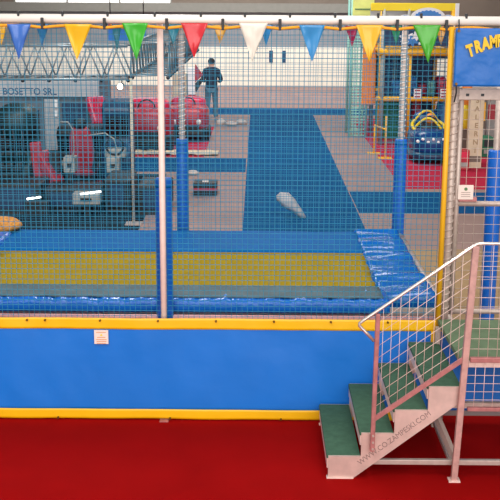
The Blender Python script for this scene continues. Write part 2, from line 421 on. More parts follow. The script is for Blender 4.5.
MB().path([(-3.1 + k * .1, 11.66, 3.06 + .012 * math.cos(k * .9)) for k in range(48)], .010, 8).build('rope', 'rope', bt2)
rear = [('mustard', -6, 8, 1, 25, 46), ('dark blue', 36, 49, 42, 25, 47), ('deep teal', 112, 122, 117, 40, 53), ('teal', 166, 181, 173, 26, 45), ('amber', 213, 228, 220, 26, 44),
        ('sky blue', 260, 273, 266, 27, 46), ('maroon', 345, 359, 352, 28, 47), ('bottle green', 390, 402, 396, 28, 45), ('ochre', 435, 447, 441, 28, 46)]
for k, (c, a, b, t, y1, y0) in enumerate(rear):
    A, Bp, Tp = at(a, y1, 11.64), at(b, y1, 11.64), at(t, y0, 11.64)
    z1 = (A.z + Bp.z) / 2
    o = pennant(A.x, Bp.x, Tp.x, max(z1, 3.03), Tp.z, 11.64, k * 1.3).build('pennant', 'pen_' + c, bt2, solid=.002)
    tag(o, c + ' pennant')

# ------------------------------------------------------------------ front skirt
SK = thing('skirt', (-.7, 8.12, 0), 'blue vinyl skirt with yellow top and bottom bands around the trampoline front', 'banner')
def skf(x0, x1, z0, z1, y):
    def fn(u, v):
        x = x0 + u * (x1 - x0); z = z0 + v * (z1 - z0)
        w = .013 * nz(x * 1.7, z * 1.4, 3) + .007 * nz(x * 6, z * 3 + x * 2, 8)
        return (x, y - w, z)
    return fn
MB().grid(skf(-3.1, 1.42, .09, .79, 8.12), 130, 24).build('centre_panel', 'skirt_blue', SK, solid=.004)
MB().grid(skf(-3.1, 1.485, .772, .862, 8.112), 130, 5).build('top_band', 'band_yellow', SK, solid=.005)
MB().grid(lambda u, v: (-3.1 + u * 4.5, 8.112 - .010 * nz((-3.1 + u * 4.5) * 1.7, .1, 3), .020 + .006 * nz(u * 9, 0, 5) + v * (.080 - .006 * nz(u * 9, 0, 5))), 130, 5).build('bottom_band', 'band_yellow', SK, solid=.005)
MB().grid(skf(1.38, 1.435, .68, .775, 8.108), 6, 8).build('end_tab', 'band_yellow', SK, solid=.005)
for px in [27, 45, 100, 158, 216, 274, 331, 388]:
    p = at(px, 320, 8.1)
    MB().tube((p.x, 8.088, .845), (p.x, 8.112, .845), .008, 10).build('grommet', 'grommet', SK)
for px in [58, 170, 281]:
    p = at(px, 416, 8.1)
    MB().tube((p.x, 8.088, .028), (p.x, 8.112, .028), .008, 10).build('grommet', 'grommet', SK)
SK2 = tag(MB().grid(skf(1.46, 2.6, .10, .80, 8.14), 30, 20).build('skirt', 'skirt_blue', None, solid=.004), 'plain blue vinyl skirt hanging under the stair landing', 'banner')

def notice(px0, px1, py0, py1, Y, label, kindp):
    a, b = at(px0, py0, Y), at(px1, py1, Y)
    o = thing('notice', ((a.x + b.x) / 2, Y, b.z), label, 'sign')
    B(a.x, b.x, Y, Y + .004, b.z, a.z).build('sheet', 'paper', o)
    w = b.x - a.x; h = a.z - b.z
    if kindp == 0:
        g = MB()
        for k, (f0, f1) in enumerate(((.15, .85), (.2, .8), (.12, .88), (.15, .85), (.18, .82))):
            zz = a.z - h * (.14 + (0, .36, .52, .66, .80)[k])
            g.box(a.x + w * f0, a.x + w * f1, Y - .002, Y, zz - h * .045, zz)
        g.build('printed_lines', 'print', o)
        t = a.z - h * .24
        MB().prism([(a.x + w * .5, t), (a.x + w * .40, t - h * .17), (a.x + w * .60, t - h * .17)], Y - .002, Y).build('warning_triangle', 'letters_yellow', o)
    else:
        MB().tube((a.x + w * .5, Y - .002, a.z - h * .28), (a.x + w * .5, Y, a.z - h * .28), w * .11, 14).build('round_emblem', 'print_green', o)
        g = MB()
        for k in range(3): g.box(a.x + w * .2, a.x + w * .8, Y - .002, Y, a.z - h * (.5 + k * .14) - h * .03, a.z - h * (.5 + k * .14))
        g.build('printed_lines', 'etch', o)
    return o
notice(94, 108.5, 330, 344, 8.092, 'small square warning notice stuck on the blue front skirt', 0)

# ------------------------------------------------------------------ TRAMP banner
bn = thing('name_banner', (1.9, 8.06, 2.69), 'blue vinyl banner with arched yellow trampoline lettering at top right', 'banner')
bx0 = 1.452; bz0, bz1 = 2.688, 3.112
def bnf(u, v):
    x = bx0 + u * .80; z = bz0 + v * (bz1 - bz0)
    return (x, 8.06 - .008 * nz(x * 5, z * 5 - x * 4, 1) - .004 * nz(x * 14, z * 9, 4) * (1 - v), z)
MB().grid(bnf, 50, 26).build('banner_sheet', 'banner_blue', bn, solid=.004)
word = 'TRAMPOLINE'
for i, ch in enumerate(word):
    x = 1.578 + i * .0505
    k = (x - 1.81) / .27
    tilt = -.62 * k * .62
    z = 2.872 + .105 * (1 - k * k)
    text_obj(ch, .116, 'letters_gold', 'letter', facing((x - .026, 8.042, z + .008), tilt), bn, .002, .007, 'LEFT', .66)
for z in (bz0 + .02, bz1 - .02):
    MB().tube((bx0 + .02, 8.045, z), (bx0 + .02, 8.062, z), .010, 10).build('grommet', 'grommet', bn)
MB().path([(bx0 + .02, 8.05, bz1 - .02), (bx0 + .025, 8.08, bz1 + .03), (bx0 + .03, 8.12, bz1 + .06)], .005, 6).build('tie_cord', 'clip', bn)
MB().path([(bx0 + .02, 8.05, bz0 + .02), (bx0 + .03, 8.09, bz0 - .05), (bx0 + .03, 8.15, bz0 - .12)], .006, 6).build('tie_cord', 'clip', bn)

# ------------------------------------------------------------------ gate
G = thing('gate', (1.9, 8.2, .88), 'galvanised wire mesh gate at the head of the stairs', 'gate')
gx0, gx1, gz0, gz1, gy = 1.548, 2.45, .885, 2.66, 8.22
g = MB()
for x in (gx0, gx1): g.tube((x, gy, gz0), (x, gy, gz1), .021, 12)
for z in (gz0 + .02,): g.tube((gx0, gy, z), (gx1, gy, z), .02, 12)
g.build('gate_frame', 'galv', G)
MB().tube((gx0 - .04, gy, 1.775), (gx1, gy, 1.775), .021, 12).build('middle_rail', 'galv', G)
hd = B(1.52, 2.5, gy - .03, gy + .03, 2.575, 2.66).build('header_plate', 'galv', G, bevel=.006)
sl = MB()
for px in (467, 482):
    p = at(px, 91, gy); sl.box(p.x - .012, p.x + .012, gy - .034, gy - .02, 2.605, 2.625)
sl.box(2.22 - .3, 2.5, gy - .034, gy - .02, 2.60, 2.61)
sl.build('slot', 'clip', hd)
wm = MB()
x = gx0 + .068
while x < gx1: wm.tube((x, gy, gz0 + .02), (x, gy, 2.58), .0021, 6); x += .0765
z = gz0 + .06
while z < 2.56: wm.tube((gx0, gy, z), (gx1, gy, z), .0021, 6); z += .074
wm.build('wire_mesh', 'galv', G)
MB().tube((1.518, 8.225, .0), (1.518, 8.225, 2.66), .010, 12).build('hinge_post', 'galv', G)
for z in (1.1, 1.78, 2.4): MB().tube((1.53, 8.22, z), (1.53, 8.22, z + .06), .015, 10).build('hinge', 'galv', G)
B(1.56, 1.70, gy - .03, gy - .022, 1.795, 1.83).build('latch_plate', 'galv_red', G, bevel=.003)
notice(458.5, 473, 185, 199.5, 8.185, 'small white card fixed on the middle rail of the mesh gate', 1)

# ------------------------------------------------------------------ stairs
ST = thing('steps', (1.2, 7.6, 0), 'four step green tread metal stairs with mesh railing and landing at right front', 'stairs')
rise, run, sx0, yf, yb = .175, .2292, .520, 7.08, 8.06
for k in range(4):
    x0 = sx0 + k * run; z1 = rise * (k + 1)
    t = B(x0 - .012, x0 + run - .003, yf + .012, yb, z1 - .028, z1).build('tread', 'tread', ST, bevel=.004)
    fr = MB()
    fr.box(x0 - .008, x0 + .006, yf + .012, yb, z1 - .10, z1 - .028)
    fr.box(x0 + run - .016, x0 + run - .006, yf + .012, yb, z1 - .075, z1 - .028)
    fr.build('tread_frame', 'galv_pink', t)
xe = sx0 + 4 * run
poly = [(sx0, .0)]
for k in range(4): poly += [(sx0 + k * run, rise * (k + 1) - .004), (sx0 + (k + 1) * run, rise * (k + 1) - .004)]
poly += [(xe, .588), (.692, 0)]
s_f = MB().prism(poly, yf - .006, yf + .012).build('stringer', 'alu', ST)
MB().prism(poly, yb, yb + .014).build('stringer', 'alu', ST)
B(sx0 - .01, .70, yf - .02, yf + .03, .003, .012).build('foot_plate', 'galv_pink', s_f)
B(sx0 - .01, .70, yb - .03, yb + .012, .003, .012).build('foot_plate', 'galv_pink', ST)
ang = math.atan2(.588, xe - .692)
text_obj('WWW.CO.ZAMPESKI.COM', .056, 'etch', 'stamped_lettering', facing((.745, yf - .0065, .105), ang), s_f, .0012, .0, 'LEFT', .92)
# railing
yr = 7.045
pa, pb = at(358, 324, yr), at(477, 244, yr)
zr = pb.z
hr = MB().path([at(374, 341, yr), at(366, 332.5, yr), at(359.5, 325.8, yr), at(359.5, 323.4, yr), at(364, 320, yr), pa.lerp(pb, .5), pa.lerp(pb, .97), pb, (pb.x + .05, yr, zr + .003), (2.45, yr, zr + .003)], .0112, 12)
hr.build('handrail', 'chrome', ST)
q0 = at(372, 451, yr)
po = MB().beam(at(372, 451, yr), at(378, 314, yr), .031, .028).build('rail_post', 'galv_red', ST, bevel=.004)
bo = MB()
for k in range(3): bo.tube((q0.x + .003, yr - .022, q0.z + .02 + k * .05), (q0.x + .003, yr - .010, q0.z + .02 + k * .05), .008, 8)
bo.build('bolt', 'galv', po)
x2 = 1.455
b2, t2 = at(454, 476, yr), at(476, 246, yr)
p2 = MB().beam((b2.x, yr, .006), t2, .044, .038).build('rail_post', 'steel_mid', ST, bevel=.004)
tag(p2, 'taller leaning post standing on the floor')
B(b2.x - .04, b2.x + .04, yr - .035, yr + .04, .006, .016).build('post_foot', 'galv_pink', p2)
l0, l1 = at(374, 419, yr), at(465, 358, yr)
MB().beam(l0, l1, .022, .030).build('lower_rail', 'galv_red', ST)
# inclined mesh
wm = MB(); top = lambda x: pa.z + (x - pa.x) * (pb.z - pa.z) / (pb.x - pa.x)
low = lambda x: l0.z + (x - l0.x) * (l1.z - l0.z) / (l1.x - l0.x)
x = .87
while x < x2 - .01: wm.tube((x, yr, low(x)), (x, yr, top(x)), .0018, 6); x += .058
for k in range(1, 9):
    t = k / 9
    wm.tube((.825, yr + .004, low(.825) + t * (top(.825) - low(.825))), (x2, yr + .004, low(x2) + t * (top(x2) - low(x2))), .0018, 6)
wm.build('rail_mesh', 'galv_pink', ST)
# landing and its railing
LZ = .875
ld = B(xe - .01, 2.6, yf + .03, 8.10, LZ - .04, LZ).build('landing', 'landing', ST, bevel=.004)
B(x2 + .02, 2.6, yr - .016, yr + .018, LZ + .015, LZ + .05).build('landing_rail', 'galv_red', ST, bevel=.004)
B(x2 + .02, 2.6, yf, yf + .03, LZ - .035, LZ + .004).build('landing_edge', 'galv_pink', ld)
for z in (.548,): B(x2 + .02, 2.6, yr - .012, yr + .016, z - .016, z + .012).build('lower_landing_rail', 'galv_red', ST, bevel=.003)
B(x2 - .05, 2.6, 7.25, 7.29, .47, .51).build('landing_joist', 'galv', ST)
wm = MB(); x = x2 + .075
while x < 2.5: wm.tube((x, yr, LZ + .04), (x, yr, zr), .0018, 6); wm.tube((x - .01, yr + .01, .55), (x - .01, yr + .01, LZ + .02), .002, 6); x += .064
z = LZ + .11
while z < zr - .02: wm.tube((x2, yr, z), (2.5, yr, z), .0018, 6); z += .073
for z in (.61, .67, .73, .79, .85): wm.tube((x2, yr + .01, z), (2.5, yr + .01, z), .002, 6)
wm.build('landing_mesh', 'galv_pink', ST)
B(.80, 2.6, yf + .02, yf + .055, .098, .135).build('foot_bar', 'galv', ST, bevel=.004)
B(1.38, 1.42, yf + .05, yb, .098, .13).build('cross_bar', 'galv', ST, bevel=.004)
MB().beam(at(436, 415, 7.3), at(456, 462, 7.12), .035, .045).build('brace', 'galv', ST)
for (x, y) in ((1.42, 8.03), (2.5, 7.08), (2.5, 8.03)): B(x - .02, x + .02, y - .02, y + .02, .006, LZ - .04).build('landing_leg', 'galv', ST, bevel=.004)

# ------------------------------------------------------------------ litter on the far floor
def bag(name, c, rx, ry, rz, rot, label, m='bag', cat='bag'):
    mb = MB()
    R = Matrix.Rotation(rot, 3, 'Z')
    def fn(p):
        t = (p.x / rx + 1) / 2
        k = .35 + .9 * math.sin(PI * min(1, (1 - t) * .62 + .12))
        q = Vector((p.x, p.y * k, max(-rz * .9, p.z * k)))
        q *= 1 + .14 * nz(p.x * 9, p.y * 9, p.z * 9)
        return R @ q
    mb.ball(c, rx, ry, rz, 28, 16, 1, fn)
    return tag(mb.build(name, m), label, cat)
pb_ = MB()
bp = [(277, 199.5), (280, 199), (285, 201), (290, 205), (295, 210), (299, 214.5), (302, 217.5), (305, 219.5)]
pb_.path([at(x, y, 16.2) for x, y in bp], [.03, .075, .115, .105, .075, .06, .05, .018], 16)
pb_.v = [tuple(Vector(v) * 1.0 + Vector((.02 * nz(v[0] * 14, v[1] * 14, v[2] * 14), .03 * nz(v[2] * 16, v[0] * 12, 3), .015 * nz(v[1] * 18, v[0] * 14, 7)))) for v in pb_.v]
mz = min(v[2] for v in pb_.v); pb_.v = [(v[0], v[1], v[2] - mz + .006) for v in pb_.v]
tag(pb_.build('plastic_bag', 'bag'), 'crumpled pale plastic bag lying on the long blue carpet aisle', 'bag')
o = thing('parcel', (-.88, 18.3, 0), 'black box with red stripe on the brown floor left of the aisle', 'box')
B(-1.08, -.68, 18.1, 18.5, 0, .22).build('box_body', 'black', o, bevel=.01)
B(-1.085, -.675, 18.095, 18.505, .09, .13).build('stripe', 'red', o)
B(-.93, -.83, 18.2, 18.3, .22, .24).build('paper_slip', 'paper', o)
p = at(193, 176, 20.3)
bag('paper_wad', (p.x, 20.3, .04), .13, .08, .04, .2, 'flat pale paper wad on brown floor beside rear padded post', 'wad', 'paper')
for k, (dx, dy) in enumerate(((0, 0), (.25, .35), (-.3, .2))):
    p = at(232, 124, 28.2)
    bag('paper_wad', (p.x + dx, 28.2 + dy, .06), .17 - .03 * k, .12, .05 + .02 * k, .3 + k,
        ['largest pale crumpled paper on far brown bay, in front of the others', 'pale crumpled paper at right of the far brown bay pile', 'pale crumpled paper at left of the far brown bay pile'][k], 'wad', 'paper')
p = at(210, 122, 28.6)
# orange cushion at left edge
oc = MB()
c0 = at(4, 226, 11.45)
oc.ball((-2.98, 11.45, .895), .42, .22, .075, 30, 14, .75, lambda p: p * (1 + .08 * nz(p.x * 8, p.y * 8, p.z * 8)))
M['noodle'] = mat('orange patterned cloth', (206, 140, 60), .8, var=.4, scale=30, bump=.3)
tag(oc.build('cushion', 'noodle'), 'orange patterned cushion on the left rear corner of the trampoline pads', 'cushion')

# ------------------------------------------------------------------ person
def skinned(verts, edges, rad, sub=2):
    me = bpy.data.meshes.new('sk'); me.from_pydata(verts, edges, []); me.update()
    o = bpy.data.objects.new('sk', me); C.objects.link(o)
    mo = o.modifiers.new('s', 'SKIN'); mo.use_smooth_shade = True
    for i, r in enumerate(rad):
        sv = me.skin_vertices[0].data[i]
        sv.radius = r if isinstance(r, tuple) else (r, r); sv.use_root = (i == 0)
    k = o.modifiers.new('b', 'SUBSURF'); k.levels = sub; k.render_levels = sub
    bpy.context.view_layer.update()
    dg = bpy.context.evaluated_depsgraph_get()
    out = bpy.data.meshes.new_from_object(o.evaluated_get(dg))
    bpy.data.objects.remove(o); return out
def chain_mesh(chains):
    """chains: list of (list of (co, r)), first starts the tree; others start from an existing vertex given by index key"""
    verts, edges, rad, names = [], [], [], {}
    for ch in chains:
        prev = None
        for it in ch:
            if isinstance(it, str): prev = names[it]; continue
            key, cpt, r = it
            verts.append(cpt); rad.append(r); i = len(verts) - 1; names[key] = i
            if prev is not None: edges.append((prev, i))
            prev = i
    return verts, edges, rad
def put(me, name, m, parent, mtx):
    me.transform(mtx); me.name = name
    me.materials.clear(); me.materials.append(M[m])
    for p in me.polygons: p.use_smooth = True
    o = bpy.data.objects.new(name, me); C.objects.link(o); o.parent = parent; return o
PX, PY = -1.24, 29.3
P = thing('person', (PX, PY, .0), 'person standing with back turned, dark jacket and faded jeans, before the far white wall', 'person')
chains = [[('pel', (0, 0, .93), (.13, .10)), ('sp', (0, .01, 1.10), (.12, .09)), ('ch', (0, 0, 1.28), (.14, .10)), ('nb', (0, -.01, 1.42), (.07, .06)), ('nk', (0, .015, 1.48), (.048, .05)),
           ('h1', (0, .03, 1.54), (.07, .085)), ('h2', (0, .02, 1.60), (.074, .09)), ('h3', (0, .01, 1.65), (.05, .06))]]
for s, n in ((-1, 'l'), (1, 'r')):
    ex = .235 if s < 0 else .265
    chains.append(['nb', ('sh' + n, (s * .16, -.01, 1.385), .058), ('el' + n, (s * ex, -.04, 1.12), .042), ('wr' + n, (s * .19, .19, 1.05), .028), ('pm' + n, (s * .15, .26, 1.06), (.034, .018)), ('p2' + n, (s * .13, .30, 1.065), (.032, .015))])
    for k in range(4):
        L = (.060, .070, .066, .050)[k]
        b = Vector((s * (.13 + .017 * (k - 1.5) * 1), .315, 1.065 - .006 * k))
        chains.append(['p2' + n, ('f%d%s' % (k, n), tuple(b), .009), ('g%d%s' % (k, n), tuple(b + Vector((-s * .012, L * .6, -.012))), .008), ('k%d%s' % (k, n), tuple(b + Vector((-s * .02, L * .8, -.035))), .007)])
    chains.append(['pm' + n, ('t1' + n, (s * .115, .27, 1.075), .010), ('t2' + n, (s * .095, .30, 1.085), .009), ('t3' + n, (s * .09, .33, 1.08), .008)])
    chains.append(['pel', ('hp' + n, (s * .09, 0, .88), .088), ('kn' + n, (s * .105, .02, .49), .058), ('an' + n, (s * .12, -.03, .10), .04), ('he' + n, (s * .122, -.02, .055), .04), ('to' + n, (s * .14, .13, .035), (.04, .026))])
    chains.append(['h1', ('er' + n, (s * .086, .02, 1.55), (.012, .02))])
chains.append(['h1', ('no', (0, .115, 1.54), .014)])
v, e, r = chain_mesh(chains)
put(skinned(v, e, r, 1), 'body', 'skin', P, Matrix.Identity(4))
jc = [[('pel0', (0, 0, .86), (.15, .12)), ('pel', (0, 0, .93), (.185, .14)), ('sp', (0, .01, 1.10), (.165, .118)), ('ch', (0, 0, 1.26), (.20, .13)), ('nb', (0, -.01, 1.385), (.13, .10)), ('nc', (0, -.005, 1.46), (.072, .075))]]
for s, n in ((-1, 'l'), (1, 'r')):
    ex = .235 if s < 0 else .265
    jc.append(['nb', ('sh' + n, (s * .165, -.01, 1.35), .082), ('el' + n, (s * ex, -.04, 1.12), .066), ('wr' + n, (s * .20, .17, 1.05), .048)])
put(skinned(*chain_mesh(jc), 2), 'jacket', 'jacket', P, Matrix.Identity(4))
jn = [[('pel', (0, 0, .92), (.155, .115))]]
for s, n in ((-1, 'l'), (1, 'r')):
    jn.append(['pel', ('hp' + n, (s * .088, 0, .84), .100), ('kn' + n, (s * .105, .02, .49), .078), ('an' + n, (s * .12, -.02, .09), .070)])
put(skinned(*chain_mesh(jn), 2), 'jeans', 'jeans', P, Matrix.Identity(4))
hb = MB()
def hairf(p):
    q = p.copy()
    if q.y > .03 and q.z < .03: q.y = .03 + (q.y - .03) * .2
    return q * (1 + .05 * nz(p.x * 30, p.y * 30, p.z * 30))
hb.ball((PX, PY + .01, 1.60), .093, .105, .088, 20, 12, 1, hairf)
hb.build('hair', 'hair', P)
for s in (-1, 1):
    sh = MB().ball((PX + s * .13, PY + .05, .052), .052, .145, .052, 14, 8, .8); sh.build('shoe', 'shoe', P)
eye = MB()
for s in (-1, 1): eye.ball((PX + s * .032, PY + .108, 1.56), .012, .008, .008, 8, 6)
eye.build('eyes', 'black', P)
MB().ball((PX, PY + .11, 1.505), .026, .01, .007, 10, 6).build('mouth', 'red', P)

# ------------------------------------------------------------------ truss
def truss(name, a, b, w, h, r, label, bays, along_x=True):
    o = thing(name, (a[0], a[1], 0), label, 'truss', 'aluminium truss sections over the arcade')
    a, b = Vector(a), Vector(b); d = (b - a); side = Vector((0, 1, 0)) if along_x else Vector((1, 0, 0))
    up = Vector((0, 0, 1)); cs = [(0, 0), (w, 0), (0, h), (w, h)]
    m = MB()
    for s, u in cs: m.tube(a + side * s + up * u, b + side * s + up * u, r, 8)
    m.build('chord', 'truss', o)
    m = MB()
    for k in range(bays):
        for (s0, u0, s1, u1) in ((0, 0, 0, h), (w, 0, w, h), (0, h, w, h), (0, 0, w, 0)):
            p0 = a + d * (k / bays); p1 = a + d * ((k + .5) / bays); p2 = a + d * ((k + 1) / bays)
            A0 = side * s0 + up * u0; A1 = side * s1 + up * u1
            m.tube(p0 + A0, p1 + A1, r * .62, 6); m.tube(p1 + A1, p2 + A0, r * .62, 6)
    m.build('lattice', 'truss', o)
    for k in range(bays + 1):
        p0 = a + d * (k / bays)
        for s, u in ((0, 0), (w, 0)): MB().ball(p0 + side * s + up * u - Vector((0, 0, r)), r * 1.5, None, None, 8, 6).build('node_bolt', 'clip', o)
    return o
ta = at(-30, 79, 15.6); tb = at(128, 79, 15.6); th = at(60, 46, 15.6).z - at(60, 79, 15.6).z
truss('lattice_truss', (ta.x, 15.6, ta.z), (tb.x, 15.6, tb.z), .55, th, .020, 'silver lattice truss running sideways over the dark arcade machines', 6)
truss('lattice_truss', (tb.x, 15.9, tb.z + .02), (tb.x, 24, tb.z + .02), .55, th, .020, 'silver lattice truss running away into the hall, at right of the other truss', 18, False)
o = thing('truss_pole', (tb.x, 15.6, 0), 'thin pale pole standing under the truss, seen left of the front post', 'pole')
bx = at(132.5, 228, 15.55)
MB().tube((bx.x, 15.72, 0.02), (bx.x, 15.72, tb.z), .022, 10).build('pole_tube', 'beige', o)
B(bx.x - .12, bx.x + .12, 15.6, 15.84, 0, .02).build('base_plate', 'galv', o)
p = at(121, 86, 15.5)
o = thing('spotlight', (p.x, 15.5, p.z), 'small lit round spotlight hanging from the truss corner', 'lamp')
MB().tube((p.x, 15.42, p.z), (p.x, 15.62, p.z), .05, 14, .035).build('lamp_housing', 'clip', o)
MB().ball((p.x, 15.40, p.z), .042, .03, .042, 14, 8).build('lens', 'lamp', o)
MB().tube((p.x, 15.56, p.z), (p.x, 15.6, ta.z), .008, 6).build('bracket', 'clip', o)

A, D = at(108, 24, 24.6), at(146, 41, 24.6)
o = thing('hanging_board', ((A.x + D.x) / 2, 24.6, D.z), 'blue board with a red top strip behind the green pennant, above the truss', 'sign')
B(A.x, D.x, 24.6, 24.64, D.z, A.z + .1).build('board', 'skirt_blue', o)
rs = B(A.x, D.x, 24.585, 24.6, A.z - .11, A.z + .1).build('top_strip', 'red', o)
text_obj('TWO', .12, 'letters_yellow', 'lettering', facing((A.x + .06, 24.58, A.z - .09)), rs, .002, .002)
for xx in (A.x + .05, D.x - .05): MB().tube((xx, 24.62, A.z), (xx, 24.62, 7.4), .012, 6).build('hanging_wire', 'clip', o)

# ------------------------------------------------------------------ ride trailer with lettering
yT = 20.4
a = at(-60, 82, yT); b = at(97, 97, yT)
TR = thing('ride_trailer', (a.x, yT, 0), 'pale grey fairground trailer with blue lettering on its fascia', 'trailer')
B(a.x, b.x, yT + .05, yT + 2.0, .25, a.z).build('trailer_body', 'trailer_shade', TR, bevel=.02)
fa = B(a.x - .02, b.x + .04, yT - .06, yT + .05, b.z, a.z + .03).build('fascia', 'fascia', TR, bevel=.01)
q = at(2.6, 94.5, yT - .07)
text_obj('BOSETTO SRL', .178, 'fascia_letters', 'lettering', facing((q.x, yT - .064, q.z)), fa, .003, .003, 'LEFT', .92)
for (x0, x1, y0_, y1_, m, nme) in ((62, 88, 103, 150, 'darkblue', 'shutter'), (3, 40, 110, 150, 'darkblue', 'shutter'), (44, 60, 99, 150, 'fascia', 'door')):
    A = at(x0, y0_, yT); D = at(x1, y1_, yT)
    pn = B(A.x, D.x, yT - .02, yT + .06, D.z, A.z).build(nme, m, TR, bevel=.005)
    ri = MB()
    n = 6
    for k in range(1, n):
        xx = A.x + (D.x - A.x) * k / n; ri.box(xx - .012, xx + .012, yT - .035, yT - .02, D.z, A.z)
    ri.build('rib', m, pn)
for x in (a.x + .6, b.x - .7):
    MB().tube((x, yT + .2, .27), (x, yT + .42, .27), .27, 20).build('wheel', 'black', TR)
    MB().tube((x, yT + .19, .27), (x, yT + .21, .27), .13, 16).build('hub', 'grey', TR)
o = thing('lamp_tubes', (at(55, 108, 20.2).x, 20.3, 0.0), 'two short bright white tubes on the trailer door', 'lamp')
for y0_, y1_ in ((100, 108), (111, 117)):
    A = at(54, y0_, 20.3); D = at(55.5, y1_, 20.3)
    B(A.x, D.x + .03, 20.34, 20.385, D.z, A.z).build('tube', 'signwhite', o)

# ------------------------------------------------------------------ arcade machines
def cabinet(x, y, w, h, d, label, shell='dkgreen', seatm='red', seat=True, dirx=1, con='grey'):
    o = thing('arcade_cabinet', (x, y, 0), label, 'arcade machine', 'arcade cabinets behind the trampoline')
    prof = [(y - d * .15, .0), (y + d, 0), (y + d, h * .93), (y + d * .75, h), (y + d * .2, h * .98), (y - d * .02, h * .88), (y + d * .12, h * .66), (y + d * .1, h * .52), (y - d * .28, h * .42), (y - d * .3, h * .30)]
    MB().prism_x(prof, x - w / 2, x + w / 2).build('cabinet_shell', shell, o, bevel=.05)
    B(x - w * .4, x + w * .4, y + d * .02, y + d * .10, h * .58, h * .84).build('screen', 'screen', o, bevel=.01)
    c = B(x - w * .35, x + w * .35, y - d * .45, y - d * .1, h * .36, h * .47).build('console', con, o, bevel=.03)
    wv = [(x + .15 * math.cos(t * PI / 8), y - d * .46, h * .50 + .15 * math.sin(t * PI / 8)) for t in range(17)]
    MB().path(wv, .018, 8).build('steering_wheel', 'black', c)
    if seat:
        sy = y - d * 1.1; sx = x + dirx * w * .62
        st_ = MB().ball((sx, sy + .16, .38), .22, .30, .10, 18, 10, .6).build('seat', seatm, o)
        def tilt(p): return Vector((p.x * (1 - .25 * max(0, p.z)), p.y - .18 * p.z, p.z))
        MB().ball((sx, sy - .12, .76), .21, .09, .42, 18, 12, .6, tilt).build('seat_back', seatm, st_)
        MB().ball((sx, sy - .24, 1.22), .11, .06, .09, 12, 8, .7).build('headrest', 'black', st_)
        for s_ in (-1, 1): MB().ball((sx + s_ * .19, sy + .02, .55), .05, .16, .2, 12, 8, .8).build('bolster', 'black', st_)
        B(sx - .25, sx + .25, sy - .2, y - d * .32, .06, .14).build('seat_rail', 'seat_red', o, bevel=.02)
        B(sx - .16, sx + .16, sy - .05, sy + .35, .14, .30).build('seat_base', 'black', o, bevel=.02)
    return o
def xa(px, Y): return at(px, 150, Y).x
c1 = cabinet(xa(10, 17.7), 17.7, .74, at(16, 116, 17.6).z, .7, 'big black green arcade cabinet at the left edge behind the trampoline', seat=False, con='black')
MB().ball((xa(17, 17.6), 17.75, at(17, 122, 17.6).z), .34, .42, .30, 24, 12, .8).build('hood', 'dkgreen', c1)
for k_ in range(3): MB().path([(xa(4 + 9 * k_, 17.4), 17.36, at(0, 125, 17.4).z), (xa(6 + 9 * k_, 17.3), 17.28, at(0, 140, 17.3).z), (xa(4 + 10 * k_, 17.3), 17.3, at(0, 165, 17.3).z)], .016, 6).build('hose', 'black', c1)
c2 = cabinet(xa(80, 19.0), 19.0, .84, at(80, 126, 19).z, .6, 'black racing arcade cabinet with red seat in the middle of the dark machines', 'black', 'seat_red', True, .3)
c3 = cabinet(xa(117, 18.9), 18.9, .52, at(117, 100, 18.9).z, .6, 'dark blue arcade cabinet under the spotlight, left of the thin pole', 'darkblue', seat=False)
RF = thing('racing_rig', (xa(46, 17.5), 17.5, 0), 'red framed ride seat leaning beside the big left cabinet', 'ride seat')
A, D = at(36, 142, 17.5), at(60, 187, 17.5)
MB().beam(at(35, 142, 17.5), at(41, 186, 17.5), .18, .10).build('back_frame', 'seat_red', RF, bevel=.02)
MB().beam(at(40, 152, 17.6), at(58, 184, 17.5), .30, .16).build('seat_shell', 'seat_red', RF, bevel=.03)
MB().beam(at(42, 185, 17.5), at(78, 184, 17.5), .12, .07).build('base_rail', 'seat_red', RF, bevel=.02)
for px in (42, 76): 
    q = at(px, 185, 17.5); B(q.x - .03, q.x + .03, 17.47, 17.53, 0, q.z).build('leg', 'black', RF)
B(at(50, 160, 17.6).x, at(60, 160, 17.6).x, 17.50, 17.58, at(50, 172, 17.6).z, at(50, 153, 17.6).z).build('black_inlay', 'black', RF)
# grey control boxes and their lit tubes
def box_at(name, x0, x1, y0_, y1_, Y, m, label, dep=.25, cat='box', lit=False, legs=True):
    A, D = at(x0, y0_, Y), at(x1, y1_, Y)
    o = thing(name, ((A.x + D.x) / 2, Y, 0), label, cat)
    B(A.x, D.x, Y, Y + dep, max(0, D.z), A.z).build('casing', m, o, bevel=.015)
    if D.z > .05 and legs: B((A.x + D.x) / 2 - .04, (A.x + D.x) / 2 + .04, Y + dep * .3, Y + dep * .6, 0, D.z).build('pedestal', 'black', o)
    k = (A.z - D.z); B(A.x + .3 * (D.x - A.x), D.x - .3 * (D.x - A.x), Y - .012, Y, D.z + k * .35, D.z + k * .6).build('dark_slot', 'black', o)
    if lit:
        MB().tube(at(x0 + 8, y0_ + .5, Y - .03), at(x1 + 1, y0_ - 2, Y - .03), .016, 8).build('lit_tube', 'strip', o)
    return o
box_at('control_box', 72, 100, 193.5, 205, 16.2, 'grey', 'grey control box with a lit white tube, low in front of the dark machines', lit=True)
box_at('control_box', 63, 75, 157, 173, 17.2, 'grey', 'small grey control box beside the leaning red ride seat')
box_at('control_box', 106, 119, 158, 173, 17.7, 'grey', 'small grey control box left of the thin pole')
o = thing('strip_light', (xa(34, 16.2), 16.2, 0), 'short lit white tube on a black stand at far left', 'lamp')
MB().tube(at(27, 199, 16.2), at(41, 197, 16.2), .016, 8).build('lit_tube', 'strip', o)
B(xa(34, 16.2) - .2, xa(34, 16.2) + .2, 16.21, 16.31, 0, at(34, 201, 16.2).z).build('stand', 'black', o, bevel=.03)
